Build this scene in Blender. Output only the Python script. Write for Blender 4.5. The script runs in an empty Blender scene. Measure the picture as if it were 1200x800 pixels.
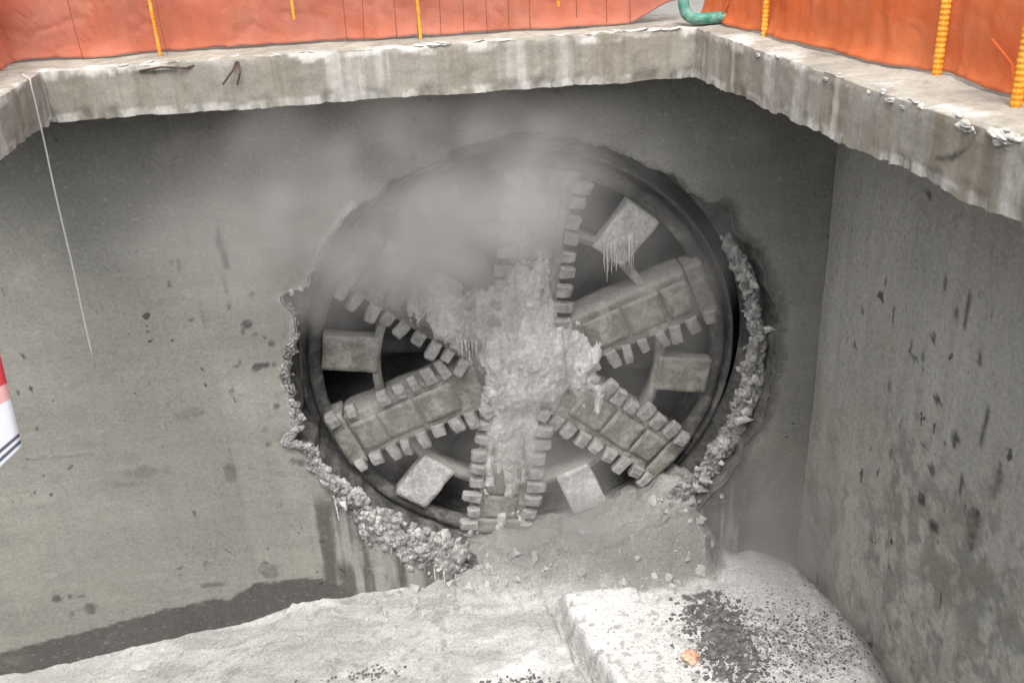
import bpy, math, random
import numpy as np
from mathutils import Matrix, Vector

# ------------------------------------------------------------------ camera, sky, sun, exposure
scene = bpy.context.scene
COL = scene.collection
R2 = math.radians

cam_data = bpy.data.cameras.new('camera')
cam_data.sensor_width = 36.0
cam_data.lens = 1.1773 * 1000 / 1200 * 36.0
cam_data.clip_start = 0.05
cam_data.clip_end = 500
cam = bpy.data.objects.new('camera', cam_data)
COL.objects.link(cam)
yaw, pitch, roll = R2(3.8585), R2(26.3), R2(-3.1176)
CAM = Vector((-1.0944, -12.2102, 6.6293))
fw = Vector((math.sin(yaw) * math.cos(pitch), math.cos(yaw) * math.cos(pitch), -math.sin(pitch)))
rt = fw.cross(Vector((0, 0, 1))).normalized()
up = rt.cross(fw)
rt2 = rt * math.cos(roll) + up * math.sin(roll)
up2 = -rt * math.sin(roll) + up * math.cos(roll)
m = Matrix((rt2, up2, -fw)).transposed().to_4x4()
m.translation = CAM
cam.matrix_world = m
scene.camera = cam

SUN_EL, SUN_AZ = R2(65), R2(186)       # azimuth clockwise from +y: sun stands behind the camera
world = bpy.data.worlds.new('World')
scene.world = world
world.use_nodes = True
wn, wl = world.node_tree.nodes, world.node_tree.links
wn.clear()
sky = wn.new('ShaderNodeTexSky')
sky.sky_type = 'NISHITA'
sky.sun_disc = False
sky.sun_elevation = SUN_EL
sky.sun_rotation = SUN_AZ
sky.air_density = 1.0
sky.dust_density = 6.0
hsv = wn.new('ShaderNodeHueSaturation')
hsv.inputs['Saturation'].default_value = 0.32
bg = wn.new('ShaderNodeBackground')
bg.inputs['Strength'].default_value = 0.15
wo = wn.new('ShaderNodeOutputWorld')
wl.new(sky.outputs[0], hsv.inputs['Color'])
wl.new(hsv.outputs[0], bg.inputs['Color'])
wl.new(bg.outputs[0], wo.inputs['Surface'])

sd = bpy.data.lights.new('sun', 'SUN')
sd.energy = 0.9
sd.angle = R2(32)
sd.color = (1.0, 0.98, 0.945)
sun = bpy.data.objects.new('sun', sd)
COL.objects.link(sun)
dirv = Vector((math.sin(SUN_AZ) * math.cos(SUN_EL), math.cos(SUN_AZ) * math.cos(SUN_EL), math.sin(SUN_EL)))
sun.rotation_euler = dirv.to_track_quat('Z', 'Y').to_euler()
sun.location = (-8, -20, 20)

vs = scene.view_settings
vs.view_transform = 'Standard'
vs.look = 'None'
vs.exposure = 1.12
vs.gamma = 1.0
vs.use_curve_mapping = False
scene.render.engine = 'CYCLES'
scene.cycles.use_denoising = True
scene.cycles.max_bounces = 5
scene.cycles.diffuse_bounces = 3
scene.cycles.use_adaptive_sampling = True
scene.cycles.adaptive_threshold = 0.03
scene.cycles.volume_bounces = 2
scene.cycles.volume_step_rate = 2.0
scene.cycles.volume_max_steps = 256

random.seed(7)
RNG = np.random.default_rng(11)

# ------------------------------------------------------------------ helpers
def _hash(ix, iy, iz, s):
    h = (ix * 374761393 + iy * 668265263 + iz * 2147483647 + s * 974711) & 0xFFFFFFFF
    h = ((h ^ (h >> 13)) * 1274126177) & 0xFFFFFFFF
    h = (h ^ (h >> 16)) & 0xFFFFFFFF
    h = (h * 2246822519) & 0xFFFFFFFF
    h = h ^ (h >> 15)
    return (h & 0xFFFFFF) / float(0xFFFFFF)

def vnoise(x, y, z=0.0, seed=0):
    x, y, z = np.broadcast_arrays(np.asarray(x, float), np.asarray(y, float), np.asarray(z, float))
    ix, iy, iz = np.floor(x).astype(np.int64), np.floor(y).astype(np.int64), np.floor(z).astype(np.int64)
    fx, fy, fz = x - ix, y - iy, z - iz
    fx, fy, fz = [f * f * f * (f * (f * 6 - 15) + 10) for f in (fx, fy, fz)]
    r = 0
    for dx in (0, 1):
        for dy in (0, 1):
            for dz in (0, 1):
                w = (fx if dx else 1 - fx) * (fy if dy else 1 - fy) * (fz if dz else 1 - fz)
                r = r + w * _hash(ix + dx, iy + dy, iz + dz, seed)
    return r

def fbm(x, y, z=0.0, seed=0, octaves=4, gain=0.5):
    a, f, s, n = 1.0, 1.0, 0.0, 0.0
    for o in range(octaves):
        s = s + a * vnoise(np.asarray(x) * f, np.asarray(y) * f, np.asarray(z) * f, seed + o * 17)
        n += a
        a *= gain
        f *= 2.03
    return s / n                       # 0..1

def sstep(a, b, x):
    t = np.clip((x - a) / (b - a), 0, 1)
    return t * t * (3 - 2 * t)

def link(name, me, mat=None, parent=None, smooth=True):
    o = bpy.data.objects.new(name, me)
    COL.objects.link(o)
    if mat is not None and not me.materials:
        me.materials.append(mat)
    if parent is not None:
        o.parent = parent
    if smooth and len(me.polygons):
        me.polygons.foreach_set('use_smooth', [True] * len(me.polygons))
    return o

def mesh(name, verts, faces, colors=None):
    me = bpy.data.meshes.new(name)
    v = verts.tolist() if isinstance(verts, np.ndarray) else verts
    f = faces.tolist() if isinstance(faces, np.ndarray) else faces
    me.from_pydata(v, [], f)
    if colors is not None:
        at = me.color_attributes.new('col', 'FLOAT_COLOR', 'POINT')
        c = np.ones((len(v), 4), np.float32)
        c[:, :3] = colors
        at.data.foreach_set('color', c.ravel())
    me.validate()
    me.update()
    return me

def grid_faces(nu, nv, wrap_u=False):
    u = np.arange(nu if wrap_u else nu - 1)
    v = np.arange(nv - 1)
    U, V = np.meshgrid(u, v, indexing='ij')
    a = U * nv + V
    b = ((U + 1) % nu) * nv + V
    return np.stack([a, b, b + 1, a + 1], -1).reshape(-1, 4)

def tag(o, label=None, cat=None, group=None, kind=None):
    if label: o['label'] = label
    if cat: o['category'] = cat
    if group: o['group'] = group
    if kind: o['kind'] = kind
    return o

def empty(name, loc=(0, 0, 0)):
    e = bpy.data.objects.new(name, None)
    e.location = loc
    e.empty_display_size = 0.2
    COL.objects.link(e)
    return e

class MB:
    """collects shapes for ONE mesh"""
    def __init__(self): self.v, self.f = [], []
    def add(self, v, f):
        n = len(self.v)
        self.v += [tuple(map(float, p)) for p in v]
        self.f += [tuple(int(i) + n for i in q) for q in f]
    def box(self, x0, x1, y0, y1, z0, z1):
        v = [(x, y, z) for x in (x0, x1) for y in (y0, y1) for z in (z0, z1)]
        self.add(v, [(0, 1, 3, 2), (4, 6, 7, 5), (0, 4, 5, 1), (2, 3, 7, 6), (0, 2, 6, 4), (1, 5, 7, 3)])
    def tube(self, pts, r, n=8, caps=True, rad=None):
        pts = [Vector(p) for p in pts]
        v, f = [], []
        prev = None
        for i, p in enumerate(pts):
            t = (pts[min(i + 1, len(pts) - 1)] - pts[max(i - 1, 0)]).normalized()
            a = t.orthogonal() if prev is None else (prev - t * prev.dot(t))
            a.normalize()
            prev = a
            b = t.cross(a)
            rr = r if rad is None else rad[i]
            for k in range(n):
                th = 2 * math.pi * k / n
                v.append(p + (a * math.cos(th) + b * math.sin(th)) * rr)
        for i in range(len(pts) - 1):
            for k in range(n):
                f.append((i * n + k, i * n + (k + 1) % n, (i + 1) * n + (k + 1) % n, (i + 1) * n + k))
        if caps:
            f.append(tuple(range(n))[::-1])
            f.append(tuple((len(pts) - 1) * n + k for k in range(n)))
        self.add(v, f)
    def build(self, name, mat, parent=None, smooth=False):
        return link(name, mesh(name, self.v, self.f), mat, parent, smooth)

# ------------------------------------------------------------------ materials
def new_mat(name):
    mt = bpy.data.materials.new(name)
    mt.use_nodes = True
    nt = mt.node_tree
    nt.nodes.clear()
    out = nt.nodes.new('ShaderNodeOutputMaterial')
    return mt, nt, out

def N(nt, typ, **kw):
    n = nt.nodes.new(typ)
    for k, v in kw.items():
        if k in n.inputs.keys():
            n.inputs[k].default_value = v
        else:
            setattr(n, k, v)
    return n

def ramp(nt, src, stops):
    r = nt.nodes.new('ShaderNodeValToRGB')
    el = r.color_ramp.elements
    while len(el) < len(stops): el.new(0.5)
    for e, (p, c) in zip(el, stops):
        e.position = p
        e.color = (c, c, c, 1) if isinstance(c, (int, float)) else (*c, 1)
    nt.links.new(src, r.inputs[0])
    return r.outputs[0]

def mixc(nt, mode, fac, a, b):
    n = nt.nodes.new('ShaderNodeMix')
    n.data_type = 'RGBA'
    n.blend_type = mode
    n.clamp_factor = True
    for sock, val in ((n.inputs[0], fac), (n.inputs[6], a), (n.inputs[7], b)):
        if hasattr(val, 'is_linked'): nt.links.new(val, sock)
        elif isinstance(val, (int, float)) and sock != n.inputs[0]: sock.default_value = (val, val, val, 1)
        elif isinstance(val, (int, float)): sock.default_value = val
        else: sock.default_value = (*val, 1)
    return n.outputs[2]

def noise(nt, vec, scale, detail=6, rough=0.6, dist=0.0, typ=None):
    n = nt.nodes.new('ShaderNodeTexNoise')
    n.inputs['Scale'].default_value = scale
    n.inputs['Detail'].default_value = detail
    n.inputs['Roughness'].default_value = rough
    n.inputs['Distortion'].default_value = dist
    nt.links.new(vec, n.inputs['Vector'])
    return n.outputs['Fac']

def mapping(nt, vec, scale=(1, 1, 1), loc=(0, 0, 0)):
    mp = nt.nodes.new('ShaderNodeMapping')
    mp.inputs['Scale'].default_value = scale
    mp.inputs['Location'].default_value = loc
    nt.links.new(vec, mp.inputs['Vector'])
    return mp.outputs[0]

def rough_mat(name, base=(0.3, 0.3, 0.3), alt=None, alt_scale=1.2, alt_range=(0.42, 0.62), fine=30, fine_amt=0.35, streak=0.0,
              streak_alt=(0.1, 0.1, 0.1), attr=False, rough=0.9, bump=0.4, bump_scale=18, bump_dist=0.02, spots=0.0, spot_scale=7,
              spot_col=(0.06, 0.06, 0.055), spot_stretch=(1, 1, 1), metallic=0.0, upface=None):
    mt, nt, out = new_mat(name)
    tc = nt.nodes.new('ShaderNodeTexCoord')
    geo = nt.nodes.new('ShaderNodeNewGeometry')
    P = geo.outputs['Position']
    if attr:
        a = nt.nodes.new('ShaderNodeVertexColor')
        a.layer_name = 'col'
        c = a.outputs['Color']
    else:
        rgb = nt.nodes.new('ShaderNodeRGB')
        rgb.outputs[0].default_value = (*base, 1)
        c = rgb.outputs[0]
    if alt is not None:
        n1 = noise(nt, P, alt_scale, 8, 0.62, 0.4)
        c = mixc(nt, 'MIX', ramp(nt, n1, [(alt_range[0], 0.0), (alt_range[1], 1.0)]), c, alt)
    if streak > 0:
        ns = noise(nt, mapping(nt, P, (5.5, 5.5, 0.35)), 1.0, 6, 0.65, 0.2)
        f = nt.nodes.new('ShaderNodeMath'); f.operation = 'MULTIPLY'; f.inputs[1].default_value = streak
        nt.links.new(ramp(nt, ns, [(0.45, 0.0), (0.7, 1.0)]), f.inputs[0])
        c = mixc(nt, 'MIX', f.outputs[0], c, streak_alt)
    if upface is not None:             # dust settled on faces that look up
        sx = nt.nodes.new('ShaderNodeSeparateXYZ')
        nt.links.new(geo.outputs['Normal'], sx.inputs[0])
        c = mixc(nt, 'MIX', ramp(nt, sx.outputs[2], [(0.15, 0.0), (0.75, 0.85)]), c, upface)
    if spots > 0:
        nsp = noise(nt, mapping(nt, P, spot_stretch), spot_scale, 3, 0.5, 0.3)
        nmk = noise(nt, P, 0.55, 3, 0.5)
        mul = nt.nodes.new('ShaderNodeMath'); mul.operation = 'MULTIPLY'
        nt.links.new(ramp(nt, nsp, [(0.66, 0.0), (0.70, 1.0)]), mul.inputs[0])
        nt.links.new(ramp(nt, nmk, [(0.45, 0.0), (0.6, spots)]), mul.inputs[1])
        c = mixc(nt, 'MIX', mul.outputs[0], c, spot_col)
    if spots > 0:                      # fine pitting in patches
        ns2 = noise(nt, mapping(nt, P, (1, 1, .8)), 17, 4, 0.6, 0.5)
        nm2 = noise(nt, mapping(nt, P, (.6, .6, 1.5), (7, 3, 1)), 0.9, 4, 0.55)
        mu2 = nt.nodes.new('ShaderNodeMath'); mu2.operation = 'MULTIPLY'
        nt.links.new(ramp(nt, ns2, [(0.57, 0.0), (0.66, 1.0)]), mu2.inputs[0])
        nt.links.new(ramp(nt, nm2, [(0.47, 0.0), (0.64, 0.38)]), mu2.inputs[1])
        c = mixc(nt, 'MIX', mu2.outputs[0], c, (0.11, 0.108, 0.098))
        ns3 = noise(nt, mapping(nt, P, (1, 1, 1.6), (11, 5, 2)), 11, 5, 0.65, 0.8)
        mu3 = nt.nodes.new('ShaderNodeMath'); mu3.operation = 'MULTIPLY'; mu3.inputs[1].default_value = .35
        nt.links.new(ramp(nt, ns3, [(0.58, 0.0), (0.68, 1.0)]), mu3.inputs[0])
        c = mixc(nt, 'MIX', mu3.outputs[0], c, (0.42, 0.415, 0.39))
    nf = noise(nt, P, fine, 6, 0.7)
    c = mixc(nt, 'MULTIPLY', 1.0, c, ramp(nt, nf, [(0.25, 1 - fine_amt), (0.75, 1 + fine_amt * 0.6)]))
    b = nt.nodes.new('ShaderNodeBsdfPrincipled')
    b.inputs['Roughness'].default_value = rough
    b.inputs['Metallic'].default_value = metallic
    b.inputs['Specular IOR Level'].default_value = 0.25
    nt.links.new(c, b.inputs['Base Color'])
    nb = noise(nt, P, bump_scale, 8, 0.68)
    bp = nt.nodes.new('ShaderNodeBump')
    bp.inputs['Strength'].default_value = bump
    bp.inputs['Distance'].default_value = bump_dist
    nt.links.new(nb, bp.inputs['Height'])
    nt.links.new(bp.outputs[0], b.inputs['Normal'])
    nt.links.new(b.outputs[0], out.inputs['Surface'])
    return mt

M = {}
M['wall'] = rough_mat('wall_concrete', attr=True, alt=(0.325, 0.318, 0.275), alt_scale=0.9, alt_range=(0.57, 0.85), fine=22, fine_amt=0.28,
                      streak=0.22, streak_alt=(0.19, 0.185, 0.172), spots=0.9, spot_scale=5.5, bump=0.5, bump_scale=9, bump_dist=0.03,
                      spot_stretch=(1, 1, 1.0))
M['wall_right'] = rough_mat('side_wall_concrete', attr=True, alt=(0.44, 0.42, 0.365), alt_scale=1.1, alt_range=(0.5, 0.75), fine=18, fine_amt=0.3,
                      streak=0.4, streak_alt=(0.28, 0.275, 0.26), spots=0.9, spot_scale=6.0, bump=0.6, bump_scale=8, bump_dist=0.04,
                      spot_stretch=(1, 1, 0.45))
M['beam'] = rough_mat('beam_concrete', attr=True, alt=(0.34, 0.325, 0.29), alt_scale=1.6, alt_range=(.58, .8), fine=26, fine_amt=0.25, streak=0.7,
                      streak_alt=(0.19, 0.172, 0.135), bump=0.35, bump_scale=14, bump_dist=0.02)
M['broken'] = rough_mat('broken_concrete', base=(0.12, 0.118, 0.112), alt=(0.24, 0.235, 0.225), alt_scale=3.0, fine=24, fine_amt=0.5, bump=0.9, bump_scale=9, bump_dist=0.06)
M['chunk'] = rough_mat('chunk_concrete', base=(0.30, 0.295, 0.285), alt=(0.62, 0.615, 0.60), alt_scale=4.5, alt_range=(.45, .6), fine=26, fine_amt=0.4, bump=0.8, bump_scale=14, bump_dist=0.03)
M['torn'] = rough_mat('torn_concrete', base=(0.30, 0.295, 0.283), alt=(0.60, 0.595, 0.58), alt_scale=6.0, alt_range=(.44, .62), streak=.4, streak_alt=(.2, .197, .19), fine=40, fine_amt=0.5, bump=0.8, bump_scale=22, bump_dist=0.03)
M['muck'] = rough_mat('muck', attr=True, alt=(0.40, 0.392, 0.375), alt_scale=1.3, alt_range=(0.56, 0.8), fine=24, fine_amt=0.4, bump=0.9, bump_scale=12, bump_dist=0.06)
M['crust'] = rough_mat('caked_muck', base=(0.68, 0.675, 0.66), alt=(0.88, 0.875, 0.86), alt_scale=2.6, alt_range=(0.42, 0.6), fine=18, fine_amt=0.45, streak=0.5,
                       streak_alt=(0.33, 0.325, 0.31), bump=0.9, bump_scale=8, bump_dist=0.06)
M['steel'] = rough_mat('dusty_steel', base=(0.21, 0.207, 0.178), alt=(0.41, 0.405, 0.36), alt_scale=3.2, alt_range=(0.45, 0.62), streak=.35, streak_alt=(.48, .475, .46), fine=16, fine_amt=0.4, bump=0.6, bump_scale=9,
                       bump_dist=0.04, rough=0.85, upface=(0.40, 0.39, 0.37))
M['bit'] = rough_mat('dusty_bit_steel', base=(0.27, 0.265, 0.25), alt=(0.46, 0.455, 0.44), alt_scale=5.0, alt_range=(0.4, 0.6), fine=22, fine_amt=0.4, bump=0.6,
                     bump_scale=12, bump_dist=0.03, rough=0.8, upface=(0.46, 0.45, 0.43))
M['dark_steel'] = rough_mat('dark_steel', base=(0.05, 0.049, 0.05), alt=(0.09, 0.088, 0.087), alt_scale=2.0, fine=14, fine_amt=0.4, bump=0.4, bump_scale=9, rough=0.75)
M['rim'] = rough_mat('rim_steel', base=(0.12, 0.118, 0.113), alt=(0.30, 0.296, 0.28), alt_scale=2.6, alt_range=(.48, .66), fine=14, fine_amt=0.4, bump=0.9, bump_scale=7, bump_dist=.06, rough=0.7)
M['ground'] = rough_mat('ground_concrete', base=(0.20, 0.19, 0.175), alt=(0.26, 0.25, 0.23), alt_scale=1.0, fine=20, fine_amt=0.3)
M['mortar'] = rough_mat('mortar', base=(0.52, 0.505, 0.475), alt=(0.34, 0.325, 0.295), alt_scale=6.0, fine=30, fine_amt=0.3, bump=0.8)
M['gravel_dark'] = rough_mat('dark_gravel', base=(0.10, 0.10, 0.098), alt=(0.20, 0.195, 0.19), alt_scale=8.0, fine=30, fine_amt=0.4)
M['gravel_pale'] = rough_mat('pale_gravel', base=(0.36, 0.355, 0.34), alt=(0.52, 0.51, 0.50), alt_scale=8.0, fine=30, fine_amt=0.4)
M['wire'] = rough_mat('rusty_wire', base=(0.24, 0.075, 0.045), alt=(0.30, 0.11, 0.07), alt_scale=9.0, fine=40)
M['rust'] = rough_mat('rusty_bar', base=(0.07, 0.05, 0.04), alt=(0.13, 0.085, 0.06), alt_scale=9.0, fine=40)
M['rope'] = rough_mat('pale_rope', base=(0.55, 0.54, 0.52), fine=60, fine_amt=0.3)
M['post'] = rough_mat('yellow_orange_post', base=(0.78, 0.30, 0.025), alt=(0.80, 0.42, 0.06), alt_scale=5.0, fine=40, fine_amt=0.35, rough=0.6)
M['hose'] = rough_mat('green_hose', base=(0.05, 0.22, 0.16), alt=(0.20, 0.36, 0.30), alt_scale=7.0, fine=40, fine_amt=0.3, rough=0.5)
M['bag'] = rough_mat('orange_bag', base=(0.62, 0.27, 0.14), alt=(0.66, 0.48, 0.38), alt_scale=9.0, alt_range=(.42, .55), fine=30, fine_amt=0.3, rough=0.6)
M['pole'] = rough_mat('pole_bamboo', base=(0.42, 0.33, 0.2), fine=40)

def net_mat(name, base, pale, transp):
    mt, nt, out = new_mat(name)
    geo = nt.nodes.new('ShaderNodeNewGeometry')
    P = geo.outputs['Position']
    n1 = noise(nt, P, 1.3, 5, 0.6, 0.5)
    rgb = nt.nodes.new('ShaderNodeRGB'); rgb.outputs[0].default_value = (*base, 1)
    c = mixc(nt, 'MIX', ramp(nt, n1, [(0.4, 0.0), (0.68, 1.0)]), rgb.outputs[0], pale)
    n2 = noise(nt, mapping(nt, P, (9, 9, 0.8)), 1.0, 4, 0.6)
    c = mixc(nt, 'MULTIPLY', 1.0, c, ramp(nt, n2, [(0.3, 0.95), (0.7, 1.04)]))
    d = N(nt, 'ShaderNodeBsdfDiffuse'); t = N(nt, 'ShaderNodeBsdfTranslucent')
    nt.links.new(c, d.inputs[0]); nt.links.new(c, t.inputs[0])
    bp = N(nt, 'ShaderNodeBump'); bp.inputs['Strength'].default_value = .55; bp.inputs['Distance'].default_value = .05
    nt.links.new(noise(nt, mapping(nt, P, (1, 1, .6)), 5.0, 7, .62, 1.2), bp.inputs['Height'])
    nt.links.new(bp.outputs[0], d.inputs['Normal']); nt.links.new(bp.outputs[0], t.inputs['Normal'])
    mx = N(nt, 'ShaderNodeMixShader'); mx.inputs[0].default_value = 0.4
    nt.links.new(d.outputs[0], mx.inputs[1]); nt.links.new(t.outputs[0], mx.inputs[2])
    tr = N(nt, 'ShaderNodeBsdfTransparent')
    mx2 = N(nt, 'ShaderNodeMixShader'); mx2.inputs[0].default_value = transp
    nt.links.new(mx.outputs[0], mx2.inputs[1]); nt.links.new(tr.outputs[0], mx2.inputs[2])
    nt.links.new(mx2.outputs[0], out.inputs['Surface'])
    return mt
M['net_back'] = net_mat('orange_net_back', (0.62, 0.21, 0.13), (0.66, 0.29, 0.205), 0.14)
M['net_right'] = net_mat('orange_net_right', (0.70, 0.185, 0.062), (0.70, 0.26, 0.12), 0.14)

# ------------------------------------------------------------------ the shaft: dimensions
ZT, ZB = 4.70, 4.14                  # capping beam top and underside
D = 0.85                             # overhang of the back beam
XL_OPEN, XR_OPEN = -5.22, 1.91       # opening edges at the back beam
TA = math.tan(0.1738)                # skew of the right side
XR_W = 4.03                          # right wall where it meets the back wall
XL_W = -13.0  # set far out: invented opening left of the beam lets light in
Y_FRONT = -11.5
FLOOR = -5.2

def ggrid(a, b, step):
    return np.linspace(a, b, max(2, int(round((b - a) / step)) + 1))

# hole in the back wall: broken radius as a function of angle
def hole_r(th):
    r = 3.36 + 0.13 * (fbm(np.cos(th) * 3.2 + 9, np.sin(th) * 3.2 + 9, 0, 3, 4) - 0.5) * 2
    r = r + 0.07 * (fbm(np.cos(th) * 16 + 30, np.sin(th) * 16 + 30, 0, 5, 3) - 0.5) * 2
    a = np.mod(th + np.pi, 2 * np.pi) - np.pi
    r = r + 0.04 * np.exp(-((a - 0.0) / 0.55) ** 2)                       # right side broken wider
    r = r - 0.09 * np.exp(-((np.abs(a) - np.pi) / 0.9) ** 2)
    for c, w, h in ((R2(155), 0.045, 0.22), (R2(191), 0.04, 0.26), (R2(28), 0.06, 0.12), (R2(40), 0.05, 0.14)):
        d = np.mod(a - c + np.pi, 2 * np.pi) - np.pi
        r = r + h * np.exp(-(d / w) ** 2)
    return r

def stain(c, x, z, cx, cz, rx, rz, col, amt, seed=1, rag=0.5):
    nn = fbm(x * 6 + seed * 3, z * 6 + seed * 7, 0, seed, 3) - 0.5
    d = np.sqrt(((x - cx) / rx) ** 2 + ((z - cz) / rz) ** 2) + nn * rag * 2
    w = (1 - sstep(0.75, 1.1, d)) * amt
    return c * (1 - w[..., None]) + np.array(col) * w[..., None]

def build_back_wall():
    st = 0.04
    xs, zs = ggrid(XL_W, XR_W, st), ggrid(FLOOR, ZB + 0.02, st)
    X, Z = np.meshgrid(xs, zs, indexing='ij')
    r, th = np.hypot(X, Z), np.arctan2(Z, X)
    rh = hole_r(th)
    # snap vertices near the rim on to it
    near = np.abs(r - rh) < st * 0.75
    sc = np.where(near, rh / np.maximum(r, 1e-6), 1.0)
    X2, Z2 = X * sc, Z * sc
    inside = (r < rh) & ~near
    Y = 0.035 * (fbm(X * 1.1, Z * 1.1, 0, 21, 4) - 0.5) + 0.012 * (fbm(X * 6, Z * 6, 0, 22, 3) - 0.5)
    Y = Y + 0.05 * (1 - sstep(0.0, 0.28, r - rh)) * (fbm(X * 5, Z * 5, 0, 8, 3) - 0.15)
    # colour: concrete with wet and dusty patches
    base = np.ones(X.shape + (3,)) * np.array((0.286, 0.282, 0.252))
    v = fbm(X * 0.5, Z * 0.6, 0, 31, 4)
    base *= (0.82 + 0.36 * v)[..., None]
    hb = fbm(X * 0.35, Z * 2.6, 0, 32, 4)                        # horizontal pour lines
    base *= (0.93 + 0.14 * hb)[..., None]
    bm_ = fbm(X * .5, Z * 9, 0, 33, 3)
    base *= (0.95 + 0.10 * bm_)[..., None]
    for jx in (-7.1, -4.27, -1.4, 1.5):
        base = base * (1 - .22 * np.exp(-((X - jx - .03 * (fbm(Z * 2, jx, 0, 34, 3) - .5)) / .022) ** 2) * sstep(.35, .6, fbm(Z * 1.5, jx * 3, 0, 35, 3)))[..., None]
    pan = sstep(-4.32, -4.22, X) * (1 - sstep(-3.4, -3.3, X)) * (1 - sstep(0.4, 1.2, Z))
    base = base * (1 + 0.10 * pan[..., None])                    # pale cast panel next to the hole
    dk = (0.085, 0.083, 0.08)
    # darker upper band with a ragged lower limit
    dark_area = sstep(1.2, 3.4, Z + 0.9 * (fbm(X * 0.8, Z * 0.8, 0, 41, 4) - 0.5)) * (X < 1e9)
    base = base * (1 - 0.30 * dark_area[..., None])
    right_dark = sstep(2.6, 3.6, X) * 0.10  # darker towards the right corner
    base = base * (1 - right_dark[..., None])
    # drip stain and splashes
    for (cx, cz, rx, rz, am) in ((-3.88, 2.36, 0.055, 0.22, .95), (-3.87, 2.1, 0.035, 0.2, .9), (-3.91, 1.75, 0.022, 0.25, .8), (-3.94, 1.42, 0.03, 0.1, .9),
                                 (-3.73, 1.16, .07, .08, .95), (-3.80, 1.05, .035, .04, .9), (-3.72, .52, .05, .05, .95), (-3.60, .54, .06, .045, .95), (-3.5, .54, .03, .03, .9),
                                 (-3.47, .84, .045, .05, .9), (-3.98, .55, .04, .04, .9), (-3.93, .62, .03, .02, .7), (-3.66, 1.0, .03, .03, .8), (-3.62, 1.58, .035, .03, .8),
                                 (-4.44, 2.08, .03, .1, .6), (-4.1, .2, .03, .05, .6), (-3.55, -.1, .03, .04, .8), (-3.75, -.7, .03, .05, .8), (-7.2, -3.0, .06, .05, .9),
                                 (-7.0, -2.98, .04, .04, .9), (-6.85, -3.0, .05, .03, .8), (-6.75, -3.25, .1, .12, .7), (-7.05, -3.3, .05, .06, .8), (-5.5, -.95, .28, .10, .3),
                                 (-5.75, -1.15, .2, .05, .3), (-6.6, -.6, .5, .04, .3), (-4.75, -.1, .3, .08, .25), (-4.05, -2.85, .16, .16, .6), (-4.95, -3.02, .2, .05, .6),
                                 (-3.45, -1.0, .06, .05, .7), (-3.35, -1.05, .05, .05, .7), (-4.35, -1.1, .08, .14, .5)):
        base = stain(base, X, Z, cx, cz, rx, rz, dk, am, int(abs(cx * 31 + cz * 17)) % 97, 0.6)
    # wet strip left by the slurry along the foot of the wall
    top = np.interp(X, [-9, -8.26, -5.61, -4.9, -4.75, -4.3, -3.31, -2.9], [-4.08, -3.92, -3.38, -3.30, -3.36, -3.05, -3.08, -3.4])
    top = top + 0.09 * (fbm(X * 5, 0, 0, 51, 4) - 0.5)
    wet = (1 - sstep(-0.015, 0.015, Z - top)) * (X < -2.9)
    base = base * (1 - wet[..., None]) + np.array((0.105, 0.102, 0.095)) * wet[..., None]
    # streaked strip under the lip of the hole
    lip = sstep(-3.37, -3.30, X + 0.05 * (fbm(X, Z * 3, 0, 61, 3) - .5)) * (1 - sstep(3.0, 3.4, X)) * (1 - sstep(-1.9, -1.5, Z)) * (1 - wet)
    stv = fbm(X * 9, Z * 0.9, 0, 62, 4)
    lipc = np.array((0.12, 0.118, 0.105)) * (1 - sstep(.42, .66, stv))[..., None] + np.array((0.33, 0.325, 0.31)) * sstep(.42, .66, stv)[..., None]
    base = base * (1 - lip[..., None]) + lipc * lip[..., None]
    # rim of pale torn concrete on the left, dark broken crescent on the right
    ac = np.mod(th + np.pi, 2 * np.pi) - np.pi
    left = np.abs(np.abs(ac) - np.pi) < 0.9
    edge = (1 - sstep(0.03, 0.12, r - rh + 0.08 * (fbm(X * 9, Z * 9, 0, 71, 3) - .5)))
    base = np.where((left)[..., None], base * (1 - 0.7 * edge[..., None]) + np.array((0.5, 0.495, 0.48)) * 0.7 * edge[..., None], base)
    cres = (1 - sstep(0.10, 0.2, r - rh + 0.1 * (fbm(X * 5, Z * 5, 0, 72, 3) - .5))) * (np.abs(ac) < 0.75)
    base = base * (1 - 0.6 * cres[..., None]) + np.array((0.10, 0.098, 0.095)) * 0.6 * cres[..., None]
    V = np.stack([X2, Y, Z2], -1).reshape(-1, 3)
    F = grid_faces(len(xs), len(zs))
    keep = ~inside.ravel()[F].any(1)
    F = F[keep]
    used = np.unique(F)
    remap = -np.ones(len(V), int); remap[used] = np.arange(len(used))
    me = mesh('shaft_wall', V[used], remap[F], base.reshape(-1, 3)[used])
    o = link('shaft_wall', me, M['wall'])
    tag(o, 'grey concrete back wall of the shaft, pierced by the round breakthrough hole', 'wall', 'walls of the shaft')
    # broken thickness of the hole
    nth, ny = 420, 14
    th = np.linspace(-np.pi, np.pi, nth, endpoint=False)
    TH, K = np.meshgrid(th, np.arange(ny), indexing='ij')
    yy = -0.015 + K / (ny - 1) * 0.95
    fl = fbm(np.cos(TH) * 7 + 5, np.sin(TH) * 7 + 5, yy * 5, 91, 4)
    RR = hole_r(TH) + 0.025 - (0.01 + 0.05 * fl) * np.minimum(1, K / 3.0) + 0.05 * (fbm(np.cos(TH) * 20, np.sin(TH) * 20, yy * 12, 92, 3) - .5)
    RR = np.where(K >= ny - 1, 3.19, RR)
    V = np.stack([RR * np.cos(TH), yy, RR * np.sin(TH)], -1).reshape(-1, 3)
    link('broken_edge', mesh('broken_edge', V, grid_faces(nth, ny, True)), M['broken'], o)
    return o

back_wall = build_back_wall()

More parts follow.
